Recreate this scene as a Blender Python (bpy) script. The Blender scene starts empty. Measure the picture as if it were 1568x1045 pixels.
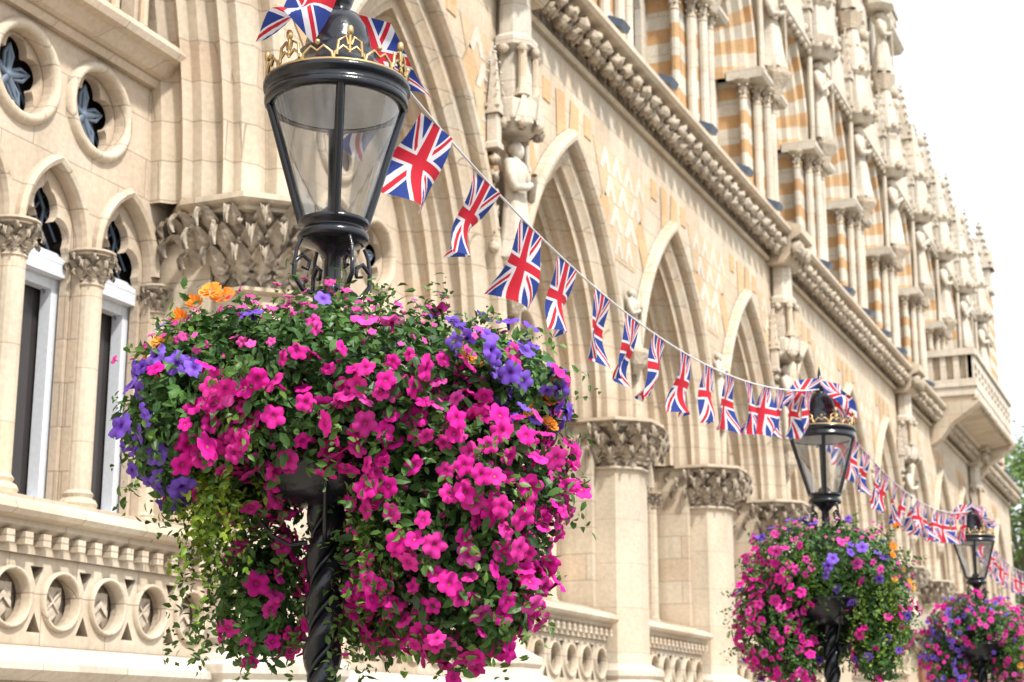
import bpy, math, random
import numpy as np
from mathutils import Vector, Matrix
random.seed(7); RNG=np.random.default_rng(11)
sc=bpy.context.scene
pi=math.pi; sin=math.sin; cos=math.cos
# ------------------------------------------------------------------ materials
def newmat(name):
    m=bpy.data.materials.new(name); m.use_nodes=True
    nt=m.node_tree; p=nt.nodes['Principled BSDF']; return m,nt,p
def N(nt,t,**k):
    n=nt.nodes.new(t)
    for a,b in k.items(): setattr(n,a,b)
    return n
def mth(nt,op,a,b=None,c=None):
    n=nt.nodes.new('ShaderNodeMath'); n.operation=op
    for i,v in enumerate((a,b,c)):
        if v is None: continue
        if isinstance(v,(int,float)): n.inputs[i].default_value=v
        else: nt.links.new(v,n.inputs[i])
    return n.outputs[0]
def mix(nt,f,a,b,mode='MIX'):
    n=nt.nodes.new('ShaderNodeMix'); n.data_type='RGBA'; n.blend_type=mode
    for s,v in ((n.inputs[0],f),(n.inputs[6],a),(n.inputs[7],b)):
        if isinstance(v,(int,float)): s.default_value=v
        elif isinstance(v,tuple): s.default_value=(v[0],v[1],v[2],1)
        else: nt.links.new(v,s)
    return n.outputs[2]
def stone(name,c1,c2,mort,bw=.62,bh=.3,grime_shade=.55,banded=None,joint=.012,bump=.25,carve=0):
    m,nt,p=newmat(name)
    g=N(nt,'ShaderNodeNewGeometry'); s=N(nt,'ShaderNodeSeparateXYZ'); nt.links.new(g.outputs['Position'],s.inputs[0])
    u=mth(nt,'SUBTRACT',s.outputs[1],s.outputs[0])
    cb=N(nt,'ShaderNodeCombineXYZ'); nt.links.new(u,cb.inputs[0]); nt.links.new(s.outputs[2],cb.inputs[1])
    br=N(nt,'ShaderNodeTexBrick'); nt.links.new(cb.outputs[0],br.inputs['Vector'])
    br.inputs['Scale'].default_value=1; br.inputs['Brick Width'].default_value=bw; br.inputs['Row Height'].default_value=bh
    br.inputs['Mortar Size'].default_value=joint*.5; br.inputs['Mortar Smooth'].default_value=.4; br.inputs['Bias'].default_value=-.1
    br.inputs['Color1'].default_value=(*c1,1); br.inputs['Color2'].default_value=(*c2,1); br.inputs['Mortar'].default_value=(*mort,1)
    col=br.outputs['Color']
    if banded:
        f=mth(nt,'GREATER_THAN',mth(nt,'FRACT',mth(nt,'MULTIPLY',s.outputs[2],1/.5)),.55)
        col=mix(nt,f,col,banded)
    n1=N(nt,'ShaderNodeTexNoise'); n1.inputs['Scale'].default_value=1.3; n1.inputs['Detail'].default_value=6; nt.links.new(g.outputs['Position'],n1.inputs['Vector'])
    r1=N(nt,'ShaderNodeMapRange'); nt.links.new(n1.outputs[0],r1.inputs[0]); r1.inputs[1].default_value=.3; r1.inputs[2].default_value=.72; r1.inputs[3].default_value=.82; r1.inputs[4].default_value=1.1
    col=mix(nt,1.0,col,r1.outputs[0],'MULTIPLY')
    n2=N(nt,'ShaderNodeTexNoise'); n2.inputs['Scale'].default_value=26; n2.inputs['Detail'].default_value=5; nt.links.new(g.outputs['Position'],n2.inputs['Vector'])
    r2=N(nt,'ShaderNodeMapRange'); nt.links.new(n2.outputs[0],r2.inputs[0]); r2.inputs[1].default_value=.3; r2.inputs[2].default_value=.7; r2.inputs[3].default_value=.88; r2.inputs[4].default_value=1.06
    col=mix(nt,1.0,col,r2.outputs[0],'MULTIPLY')
    mp=N(nt,'ShaderNodeMapping'); mp.inputs['Scale'].default_value=(5,5,.5); nt.links.new(g.outputs['Position'],mp.inputs[0])
    n3=N(nt,'ShaderNodeTexNoise'); n3.inputs['Scale'].default_value=1.6; n3.inputs['Detail'].default_value=4; nt.links.new(mp.outputs[0],n3.inputs['Vector'])
    r3=N(nt,'ShaderNodeMapRange'); nt.links.new(n3.outputs[0],r3.inputs[0]); r3.inputs[1].default_value=.54; r3.inputs[2].default_value=.78; r3.inputs[3].default_value=0; r3.inputs[4].default_value=.38
    col=mix(nt,r3.outputs[0],col,(.42,.33,.235))
    if grime_shade>0:
        ao=N(nt,'ShaderNodeAmbientOcclusion'); ao.samples=2; ao.inputs['Distance'].default_value=.16  # AO darkens crevice colour: grime plus painted-in shade to deepen shadows
        r4=N(nt,'ShaderNodeMapRange'); nt.links.new(ao.outputs['AO'],r4.inputs[0]); r4.inputs[1].default_value=.25; r4.inputs[2].default_value=.85; r4.inputs[3].default_value=grime_shade; r4.inputs[4].default_value=0
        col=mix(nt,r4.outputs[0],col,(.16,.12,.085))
    nt.links.new(col,p.inputs['Base Color']); p.inputs['Roughness'].default_value=.85; p.inputs['Specular IOR Level'].default_value=.25
    b=N(nt,'ShaderNodeBump'); b.inputs['Strength'].default_value=bump; b.inputs['Distance'].default_value=.02
    h=mth(nt,'SUBTRACT',mth(nt,'MULTIPLY',n2.outputs[0],.6),br.outputs['Fac'])
    if carve:
        vo=N(nt,'ShaderNodeTexVoronoi'); vo.inputs['Scale'].default_value=22; nt.links.new(g.outputs['Position'],vo.inputs['Vector'])
        h=mth(nt,'ADD',h,mth(nt,'MULTIPLY',vo.outputs['Distance'],-2.0)); b.inputs['Strength'].default_value=carve
    nt.links.new(h,b.inputs['Height']); nt.links.new(b.outputs[0],p.inputs['Normal'])
    return m
CREAM=stone('limestone_ashlar',(.68,.595,.465),(.66,.52,.375),(.42,.34,.26),grime_shade=.65)
CREAM2=stone('limestone_voussoir',(.67,.53,.39),(.69,.61,.485),(.45,.36,.27),grime_shade=.65)
PINK=stone('limestone_wall_pinkish',(.66,.53,.40),(.68,.58,.455),(.44,.36,.27),grime_shade=.5)
PALE=stone('pale_dressed_stone',(.73,.67,.57),(.69,.605,.49),(.5,.42,.33),bw=.8,bh=.42,grime_shade=.65)
CARV=stone('carved_stone',(.68,.595,.48),(.62,.515,.39),(.62,.5,.38),bw=3,bh=3,grime_shade=.94,joint=0,carve=.3)
COLM=stone('column_stone',(.68,.60,.475),(.66,.51,.36),(.5,.38,.27),bw=30,bh=.5,grime_shade=0,joint=.008)
BAND=stone('banded_stone',(.72,.67,.57),(.71,.63,.52),(.5,.4,.3),grime_shade=0,banded=(.62,.38,.19))
ORNG=stone('ironstone_orange',(.72,.48,.27),(.66,.42,.22),(.6,.45,.3),bw=.4,bh=.2,grime_shade=0)
ORN2=stone('ironstone_pale',(.71,.55,.37),(.67,.49,.31),(.6,.45,.3),bw=.4,bh=.2,grime_shade=0)
WHIT=stone('white_inlay_stone',(.74,.68,.58),(.72,.64,.53),(.6,.5,.4),grime_shade=0,joint=0)
GRAN=stone('pink_granite',(.5,.24,.17),(.46,.22,.16),(.46,.22,.16),grime_shade=0,joint=0)
SLATE=stone('roof_slate',(.14,.14,.16),(.2,.19,.2),(.06,.06,.06),bw=.3,bh=.2,grime_shade=0)
def simple(name,c,rough=.5,metal=0,bump=0,spec=.5,nscale=30,var=.15):
    m,nt,p=newmat(name)
    tc=N(nt,'ShaderNodeNewGeometry'); n=N(nt,'ShaderNodeTexNoise'); n.inputs['Scale'].default_value=nscale; n.inputs['Detail'].default_value=4
    nt.links.new(tc.outputs['Position'],n.inputs['Vector'])
    r=N(nt,'ShaderNodeMapRange'); nt.links.new(n.outputs[0],r.inputs[0]); r.inputs[3].default_value=1-var; r.inputs[4].default_value=1+var
    nt.links.new(mix(nt,1.0,c,r.outputs[0],'MULTIPLY'),p.inputs['Base Color'])
    p.inputs['Roughness'].default_value=rough; p.inputs['Metallic'].default_value=metal; p.inputs['Specular IOR Level'].default_value=spec
    if bump:
        b=N(nt,'ShaderNodeBump'); b.inputs['Strength'].default_value=bump; b.inputs['Distance'].default_value=.01
        nt.links.new(n.outputs[0],b.inputs['Height']); nt.links.new(b.outputs[0],p.inputs['Normal'])
    return m
BLACK=simple('black_gloss_paint',(.010,.012,.017),.2,0,.12,.55,60)
GOLD=simple('gilded_metal',(.60,.43,.2),.38,.8)
WFRAME=simple('white_window_paint',(.70,.74,.80),.4)
DGLASS=simple('dark_window_glass',(.05,.045,.045),.08,0,.05,.6,1.5,.5)
LEAD=simple('lead_lattice',(.15,.20,.27),.5)
FLOOD=simple('floodlight_housing',(.08,.11,.16),.35)
CORD=simple('white_cord',(.75,.75,.75),.7)
ASPH=simple('asphalt',(.05,.05,.052),.9,0,.4,.3,40)
PAVE=stone('paving_slabs',(.42,.38,.33),(.36,.33,.29),(.2,.18,.16),grime_shade=0)
GRND=simple('ground_earth',(.2,.19,.15),.95,0,.1,.2,3)
KERB=simple('kerb_granite',(.35,.34,.33),.8,0,.1)
BARK=simple('bark',(.12,.09,.06),.9,0,.5)
def glassmat():
    m,nt,p=newmat('lantern_glass'); nt.nodes.remove(p)
    out=nt.nodes['Material Output']
    t=N(nt,'ShaderNodeBsdfTransparent'); t.inputs[0].default_value=(.985,.99,.99,1)
    g=N(nt,'ShaderNodeBsdfGlossy'); g.inputs['Roughness'].default_value=.02
    d=N(nt,'ShaderNodeBsdfDiffuse'); d.inputs[0].default_value=(.85,.86,.87,1)
    fr=N(nt,'ShaderNodeFresnel'); fr.inputs[0].default_value=1.5
    m1=N(nt,'ShaderNodeMixShader'); nt.links.new(mth(nt,'MINIMUM',mth(nt,'ADD',mth(nt,'MULTIPLY',fr.outputs[0],1.2),.03),.7),m1.inputs[0]); nt.links.new(t.outputs[0],m1.inputs[1]); nt.links.new(g.outputs[0],m1.inputs[2])
    ge=N(nt,'ShaderNodeNewGeometry'); mp=N(nt,'ShaderNodeMapping'); mp.inputs['Scale'].default_value=(9,9,2.5); nt.links.new(ge.outputs['Position'],mp.inputs[0])
    n=N(nt,'ShaderNodeTexNoise'); n.inputs['Scale'].default_value=1.5; nt.links.new(mp.outputs[0],n.inputs['Vector'])
    r=N(nt,'ShaderNodeMapRange'); nt.links.new(n.outputs[0],r.inputs[0]); r.inputs[1].default_value=.42; r.inputs[2].default_value=.75; r.inputs[3].default_value=.0; r.inputs[4].default_value=.14
    m2=N(nt,'ShaderNodeMixShader'); nt.links.new(r.outputs[0],m2.inputs[0]); nt.links.new(m1.outputs[0],m2.inputs[1]); nt.links.new(d.outputs[0],m2.inputs[2])
    nt.links.new(m2.outputs[0],out.inputs[0]); return m
GLASS=glassmat()
def vcol(name,rough,transl,spec=.4):
    m,nt,p=newmat(name); out=nt.nodes['Material Output']
    a=N(nt,'ShaderNodeAttribute'); a.attribute_name='Col'
    nt.links.new(a.outputs['Color'],p.inputs['Base Color']); p.inputs['Roughness'].default_value=rough; p.inputs['Specular IOR Level'].default_value=spec
    t=N(nt,'ShaderNodeBsdfTranslucent'); nt.links.new(a.outputs['Color'],t.inputs[0])
    ms=N(nt,'ShaderNodeMixShader'); ms.inputs[0].default_value=transl
    nt.links.new(p.outputs[0],ms.inputs[1]); nt.links.new(t.outputs[0],ms.inputs[2]); nt.links.new(ms.outputs[0],out.inputs[0]); return m
LEAFM=vcol('foliage',.42,.3,.45); PETAL=vcol('petals',.65,.28,.1)
def jack():
    m,nt,p=newmat('union_jack_cloth'); out=nt.nodes['Material Output']
    uv=N(nt,'ShaderNodeUVMap'); s=N(nt,'ShaderNodeSeparateXYZ'); nt.links.new(uv.outputs[0],s.inputs[0])
    x=mth(nt,'MULTIPLY',mth(nt,'SUBTRACT',s.outputs[0],.5),60.); y=mth(nt,'MULTIPLY',mth(nt,'SUBTRACT',s.outputs[1],.5),40.)
    ax=mth(nt,'ABSOLUTE',x); ay=mth(nt,'ABSOLUTE',y); k=.667; q=1/math.sqrt(1+k*k)
    d=mth(nt,'MULTIPLY',mth(nt,'SUBTRACT',ay,mth(nt,'MULTIPLY',ax,k)),q)
    W=mth(nt,'LESS_THAN',mth(nt,'ABSOLUTE',d),3.6)
    ds=mth(nt,'MULTIPLY',d,mth(nt,'SIGN',mth(nt,'MULTIPLY',x,y)))
    Rd=mth(nt,'MULTIPLY',mth(nt,'GREATER_THAN',ds,-.2),mth(nt,'LESS_THAN',ds,2.3))
    mn=mth(nt,'MINIMUM',ax,ay)
    WC=mth(nt,'LESS_THAN',mn,6.1); RC=mth(nt,'LESS_THAN',mn,3.8)
    blue=(.035,.065,.30); wh=(.78,.78,.83); red=(.60,.028,.05)
    c=mix(nt,W,blue,wh); c=mix(nt,Rd,c,red); c=mix(nt,WC,c,wh); c=mix(nt,RC,c,red)
    nt.links.new(c,p.inputs['Base Color']); p.inputs['Roughness'].default_value=.75; p.inputs['Specular IOR Level'].default_value=.2
    t=N(nt,'ShaderNodeBsdfTranslucent'); nt.links.new(c,t.inputs[0]); ms=N(nt,'ShaderNodeMixShader'); ms.inputs[0].default_value=.35
    nt.links.new(p.outputs[0],ms.inputs[1]); nt.links.new(t.outputs[0],ms.inputs[2]); nt.links.new(ms.outputs[0],out.inputs[0]); return m
JACK=jack()
# ------------------------------------------------------------------ builder
class B:
    def __init__(s): s.v=[];s.f=[];s.m=[];s.s=[];s.mats=[]
    def add(s,v,f,mat,smooth=False):
        if mat not in s.mats: s.mats.append(mat)
        k=s.mats.index(mat); o=len(s.v); s.v.extend(v)
        for q in f: s.f.append([i+o for i in q])
        s.m.extend([k]*len(f)); s.s.extend([smooth]*len(f))
    def build(s,name,parent=None):
        me=bpy.data.meshes.new(name); me.from_pydata([tuple(a) for a in s.v],[],s.f)
        for m in s.mats: me.materials.append(m)
        me.polygons.foreach_set('material_index',s.m); me.polygons.foreach_set('use_smooth',s.s); me.update()
        o=bpy.data.objects.new(name,me); sc.collection.objects.link(o)
        if parent: o.parent=parent
        return o
def empty(name,loc=(0,0,0)):
    o=bpy.data.objects.new(name,None); sc.collection.objects.link(o); return o
def box(b,x0,x1,y0,y1,z0,z1,mat):
    v=[(x,y,z) for x in (x0,x1) for y in (y0,y1) for z in (z0,z1)]
    b.add(v,[(0,1,3,2),(4,6,7,5),(0,4,5,1),(2,3,7,6),(0,2,6,4),(1,5,7,3)],mat)
def lathe(b,cx,cy,prof,n,mat,smooth=True,rot=0,sx=1,sy=1,cap=True,mod=None):
    v=[];f=[]
    for j,(r,z) in enumerate(prof):
        for i in range(n):
            a=rot+2*pi*i/n; rr=r*(mod(a,z) if mod else 1)
            v.append((cx+rr*cos(a)*sx,cy+rr*sin(a)*sy,z))
    for j in range(len(prof)-1):
        for i in range(n):
            k=(i+1)%n; f.append((j*n+i,j*n+k,(j+1)*n+k,(j+1)*n+i))
    if cap: f.append(tuple(range(n-1,-1,-1))); f.append(tuple((len(prof)-1)*n+i for i in range(n)))
    b.add(v,f,mat,smooth)
def tube(b,pts,rad,n,mat,closed=False):
    P=[Vector(p) for p in pts]; v=[];f=[]; L=len(P); up=None
    for i,p in enumerate(P):
        if closed: t=(P[(i+1)%L]-P[i-1])
        else: t=(P[min(i+1,L-1)]-P[max(i-1,0)])
        t.normalize()
        if up is None:
            up=Vector((0,0,1)) if abs(t.z)<.9 else Vector((1,0,0))
        s=t.cross(up).normalized(); up=s.cross(t).normalized()
        r=rad[i] if isinstance(rad,(list,tuple)) else rad
        for k in range(n):
            a=2*pi*k/n; v.append(p+s*(r*cos(a))+up*(r*sin(a)))
    for i in range(L if closed else L-1):
        j=(i+1)%L
        for k in range(n): f.append((i*n+k,i*n+(k+1)%n,j*n+(k+1)%n,j*n+k))
    b.add(v,f,mat,True)
def ball(b,c,r,mat,n=8,m=6,sx=1,sy=1,sz=1,lump=0,seed=0):
    v=[];f=[]
    for j in range(m+1):
        t=pi*j/m
        for i in range(n):
            a=2*pi*i/n; rr=r*(1+lump*sin(3*a+seed)*sin(4*t+seed*2))
            v.append((c[0]+rr*sin(t)*cos(a)*sx,c[1]+rr*sin(t)*sin(a)*sy,c[2]+rr*cos(t)*sz))
    for j in range(m):
        for i in range(n):
            k=(i+1)%n; f.append((j*n+i,(j+1)*n+i,(j+1)*n+k,j*n+k))
    b.add(v,f,mat,True)
def extr(b,prof,y0,y1,mat,smooth=False):
    n=len(prof); v=[(x,y0,z) for x,z in prof]+[(x,y1,z) for x,z in prof]
    f=[(i,(i+1)%n,n+(i+1)%n,n+i) for i in range(n)]+[tuple(range(n-1,-1,-1)),tuple(range(n,2*n))]
    b.add(v,f,mat,smooth)
def archpts(yc,zs,h,c,n=14):
    R=h+c; aa=math.acos(c/R)
    r=[(yc-c+R*cos(aa*t/n),zs+R*sin(aa*t/n)) for t in range(n+1)]
    l=[(2*yc-y,z) for y,z in r]
    return l+r[::-1][1:]
def sweep(b,yc,zs,h,c,prof,n,mats,left=True,right=True,alt=1,smooth=False):
    for side in (1,-1):
        if (side==1 and not right) or (side==-1 and not left): continue
        grid=[]
        for t in range(n+1):
            row=[]
            for off,x in prof:
                R=h+c+off; aa=math.acos(max(-1,min(1,c/R)))*t/n
                row.append((x,yc+side*(-c+R*cos(aa)),zs+R*sin(aa)))
            grid.append(row)
        m=len(prof)
        for t in range(n):
            v=grid[t]+grid[t+1]; f=[(i,i+1,m+i+1,m+i) for i in range(m-1)]
            b.add(v,f,mats[(t//alt)%len(mats)],smooth)
def ringz(b,yc,zc,prof,n,mat):
    v=[];f=[];m=len(prof)
    for i in range(n):
        a=2*pi*i/n
        for r,x in prof: v.append((x,yc+r*cos(a),zc+r*sin(a)))
    for i in range(n):
        j=(i+1)%n
        for k in range(m-1): f.append((i*m+k,i*m+k+1,j*m+k+1,j*m+k))
    b.add(v,f,mat,True)
def plate(b,outer,holes,x0,x1,mat):
    cu=bpy.data.curves.new('c','CURVE'); cu.dimensions='2D'; cu.fill_mode='BOTH'; cu.extrude=abs(x1-x0)/2
    for lp in [outer]+holes:
        s=cu.splines.new('POLY'); s.points.add(len(lp)-1); s.use_cyclic_u=True
        for p,q in zip(s.points,lp): p.co=(q[0],q[1],0,1)
    o=bpy.data.objects.new('c',cu); sc.collection.objects.link(o)
    dg=bpy.context.evaluated_depsgraph_get(); me=o.evaluated_get(dg).to_mesh()
    xm=(x0+x1)/2
    b.add([(xm+v.co.z,v.co.x,v.co.y) for v in me.vertices],[tuple(p.vertices) for p in me.polygons],mat)
    o.evaluated_get(dg).to_mesh_clear(); bpy.data.objects.remove(o); bpy.data.curves.remove(cu)
def circ(yc,zc,r,n=24): return [(yc+r*cos(2*pi*i/n),zc+r*sin(2*pi*i/n)) for i in range(n)]
def foil(yc,zc,R,k=4,n=60,ph=0):
    dl={3:.50,4:.56,5:.615,6:.655}[k]*R; rho=R-dl+.002*R
    if dl*sin(pi/k)>rho*.985: rho=dl*sin(pi/k)/.97
    out=[]
    for i in range(n):
        a=2*pi*i/n; best=.1*R
        for j in range(k):
            d=a-(ph+2*pi*j/k); s=dl*sin(d)
            if abs(s)<rho and cos(d)>0: best=max(best,dl*cos(d)+math.sqrt(rho*rho-s*s))
        out.append((yc+best*cos(a),zc+best*sin(a)))
    return out
def lancet(yc,z0,zs,h,c,n=8): return [(yc-h,z0)]+archpts(yc,zs,h,c,n)+[(yc+h,z0)]
def trefl(yc,z0,zs,h,n=8):
    R=[(h,z0),(h,zs-.02)]
    for i in range(n+1):
        a=-pi*.15+pi*.72*i/n; R.append((h*.52+h*.46*cos(a),zs+h*.33+h*.46*sin(a)))
    R.append((h*.30,zs+h*.62))
    for i in range(n+1):
        a=-pi*.25+pi*.70*i/n; R.append((h*.12+h*.36*cos(a)*(1-.25*i/n),zs+h*.98+h*.40*sin(a)))
    R=[(y,z) for y,z in R if y>.01]
    R.append((0,zs+h*1.62))
    L=[(-y,z) for y,z in R[:-1]]
    return [(yc+y,z) for y,z in L]+[(yc+y,z) for y,z in R[::-1]]
def leaf(b,cx,cy,phi,r0,z0,h,w,flare,mat,lob=4,nv=12,nu=6):
    v=[];f=[]
    for j in range(nv+1):
        t=j/nv
        if t<.64: q=t/.64; rr=r0+flare*.55*q*q; zz=z0+h*q
        else:
            q=(t-.64)/.36*pi*1.25; cr=flare*.36; rr=r0+flare*.55+cr-cr*cos(q); zz=z0+h+cr*sin(q)*1.2
        ww=w*(.55+.45*sin(pi*min(1,t*1.15)))*(1-.6*max(0,t-.6)/.4)*(.66+.5*abs(sin(lob*pi*t)))
        for i in range(nu+1):
            u=-1+2*i/nu; ra=rr-.30*w*abs(u)**1.5+.2*w*abs(sin(1.5*pi*u)); tx=u*ww*.5
            v.append((cx+ra*cos(phi)-tx*sin(phi),cy+ra*sin(phi)+tx*cos(phi),zz+.26*w*abs(u)))
    for j in range(nv):
        for i in range(nu): a=j*(nu+1)+i; f.append((a,a+1,a+nu+2,a+nu+1))
    b.add(v,f,mat,True)
def capital(b,cx,cy,zb,h,r0,r1,n=10,octag=True,mat=None,det=True):
    mat=mat or CARV
    k=8 if octag else 16; rt=pi/8 if octag else 0
    lathe(b,cx,cy,[(r0*1.0,zb-.03*h),(r0*1.13,zb),(r0*1.13,zb+.04*h),(r0*1.0,zb+.06*h)],k,CREAM,False,rt)
    lathe(b,cx,cy,[(r0*.95,zb+.06*h),(r0*.96,zb+.4*h),(r0*1.04,zb+.65*h),(r1*.88,zb+.82*h)],k,mat,False,rt)
    lathe(b,cx,cy,[(r1*.92,zb+.82*h),(r1*.98,zb+.84*h),(r1*.98,zb+.88*h),(r1*1.06,zb+.91*h),(r1*1.1,zb+.94*h),(r1*1.1,zb+h),(r1*.9,zb+h+.002)],k,CREAM,False,rt)
    if det:
        for i in range(n):
            a=2*pi*i/n+.1; w=2*pi*r0/n; jt=random.uniform(-.06,.06)
            leaf(b,cx,cy,a+jt,r0*1.0,zb+.06*h,h*random.uniform(.2,.27),w*1.1,(r1-r0)*.95,mat)
            leaf(b,cx,cy,a+pi/n+jt,r0*1.03,zb+.24*h,h*random.uniform(.22,.28),w*1.15,(r1-r0)*1.2,mat)
            leaf(b,cx,cy,a-jt,r0*1.1,zb+.48*h,h*.22,w*.95,(r1-r0)*1.1,mat)
            ball(b,(cx+r1*.93*cos(a+.3*pi/n),cy+r1*.93*sin(a+.3*pi/n),zb+.72*h),w*.17,mat,7,5,lump=.35,seed=i)
    else:
        for i in range(n):
            a=2*pi*i/n
            ball(b,(cx+r0*1.12*cos(a),cy+r0*1.12*sin(a),zb+.3*h),r0*.32,mat,6,4,lump=.3,seed=i)
            ball(b,(cx+r1*.86*cos(a+.3),cy+r1*.86*sin(a+.3),zb+.65*h),r0*.36,mat,6,4,lump=.3,seed=i+2)
def shaft(b,cx,cy,z0,z1,r,mat=None,n=14,base=True):
    mat=mat or COLM
    if base: lathe(b,cx,cy,[(r*1.75,z0),(r*1.75,z0+r*.5),(r*1.5,z0+r*.7),(r*1.6,z0+r*1.0),(r*1.45,z0+r*1.3),(r*1.1,z0+r*1.5),(r*1.25,z0+r*1.8),(r,z0+r*2.1),(r,z1)],n,mat,False)
    else: lathe(b,cx,cy,[(r,z0),(r,z1)],n,mat,True)
def statue(b,x,y,z,h,sd=0):
    n=22; v=[];f=[]
    rs=[(.0,.20),(.04,.20),(.2,.165),(.4,.14),(.55,.125),(.66,.135),(.76,.15),(.82,.125),(.855,.06),(.88,.05)]
    for t,r in rs:
        for i in range(n):
            a=2*pi*i/n; fold=1+.16*sin(6*a+sd+4*t)*(1-t); r2=r*h*fold
            sq=.72 if t<.5 else .6; v.append((x+r2*cos(a)*sq,y+r2*sin(a)*1.05,z+t*h))
    for j in range(len(rs)-1):
        for i in range(n): k=(i+1)%n; f.append((j*n+i,j*n+k,(j+1)*n+k,(j+1)*n+i))
    b.add(v,f,PALE,True)
    ball(b,(x+.01*h,y,z+.93*h),.062*h,PALE,10,8,sz=1.25); ball(b,(x-.015*h,y,z+.945*h),.07*h,CARV,9,6,lump=.1)
    for s in (-1,1):
        e=.62+.05*s*cos(sd); tube(b,[(x,y+s*.145*h,z+.8*h),(x+.03*h,y+s*.18*h,z+.68*h),(x+.06*h,y+s*.165*h,z+.57*h),(x+.13*h,y+s*.07*h,z+e*h+.02*h),(x+.145*h,y+s*.03*h,z+e*h+.05*h)],[.05*h,.048*h,.04*h,.03*h,.026*h],8,PALE)
    if int(sd)%2: tube(b,[(x+.14*h,y+.06*h,z+.05*h),(x+.14*h,y+.05*h,z+1.02*h)],.013*h,5,PALE)
def pinnacle(b,x,y,z0,h,r,mat=None):
    mat=mat or PALE; s=h*.38
    lathe(b,x,y,[(r*1.1,z0),(r*1.1,z0+s*.12),(r*.85,z0+s*.18),(r*.85,z0+s),(r*1.15,z0+s*1.05),(r*1.15,z0+s*1.12),(r*.85,z0+s*1.14),(.02,z0+h*.94)],4,mat,False,pi/4)
    for k in range(4):
        a=k*pi/2; w=r*.75; d=r*.88
        c=Vector((cos(a),sin(a),0)); t=Vector((-sin(a),cos(a),0)); o=Vector((x,y,z0+s*.85))
        P=[o+c*d-t*w,o+c*d+t*w,o+c*d+Vector((0,0,w*2.2)),o-t*w*.8,o+t*w*.8,o+Vector((0,0,w*2.2))]
        b.add(P,[(0,1,2),(0,2,5,3),(1,4,5,2)],mat)
    for j in range(4):
        q=.2+.2*j; zz=z0+s*1.14+(h*.94-s*1.14)*q; rr=r*.62*(1-q)+.03
        for k in range(4):
            a=k*pi/2+pi/4; ball(b,(x+rr*1.3*cos(a),y+rr*1.3*sin(a),zz),r*.17,mat,5,4,lump=.3,seed=k)
    ball(b,(x,y,z0+h*.93),r*.3,mat,6,4,sz=.7); ball(b,(x,y,z0+h*.98),r*.18,mat,6,4)
# ------------------------------------------------------------------ building
bld=empty('gothic_town_hall')
XF=-6.25; XW=-6.95; ZS=5.15; BAY=3.7
PIERS=[10.2,14.4]+[18.1+BAY*i for i in range(11)]
YEND=57.2
low=B(); carv=B(); win=B(); upp=B(); orn=B()
ringprof=[(0,-7.0),(0,-6.86),(.03,-6.83),(.06,-6.80),(.07,-6.75),(.04,-6.71),(.02,-6.69),(.1,-6.66),(.1,-6.58),(.13,-6.56),(.165,-6.53),(.18,-6.48),(.16,-6.44),(.13,-6.42),(.23,-6.40),(.23,-6.33),(.27,-6.31),(.31,-6.28),(.33,-6.262),(.44,-6.26),(.44,-6.17),(.47,-6.13),(.52,-6.12),(.57,-6.15),(.58,-6.2),(.6,-6.24)]
def pier(y,big=1.0,zt=5.15,hc=.57,n=14):
    ap=.36*big; rt=pi/8; X=-6.42; R=ap/cos(pi/8)
    lathe(low,X,y,[(R,2.3),(R,zt-hc+.02)],8,COLM,False,rt)
    capital(carv,X,y,zt-hc,hc,R,R*1.42,n,True)
    box(low,-7.1,-6.5,y-.5,y+.5,0,5.145,CREAM)
    lathe(low,X,y,[(R*1.75,0),(R*1.75,1.72),(R*1.62,1.8),(R*1.62,1.96),(R*1.7,2.0),(R*1.72,2.06),(R*1.62,2.11),(R*1.4,2.15),(R*1.34,2.2),(R*1.42,2.24),(R*1.42,2.3),(R*1.2,2.34),(R*1.02,2.38)],8,PALE,False,rt)
    box(low,-6.98,XF-.03,y-.16,y+.16,ZS-.1,7.2,CREAM)
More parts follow.
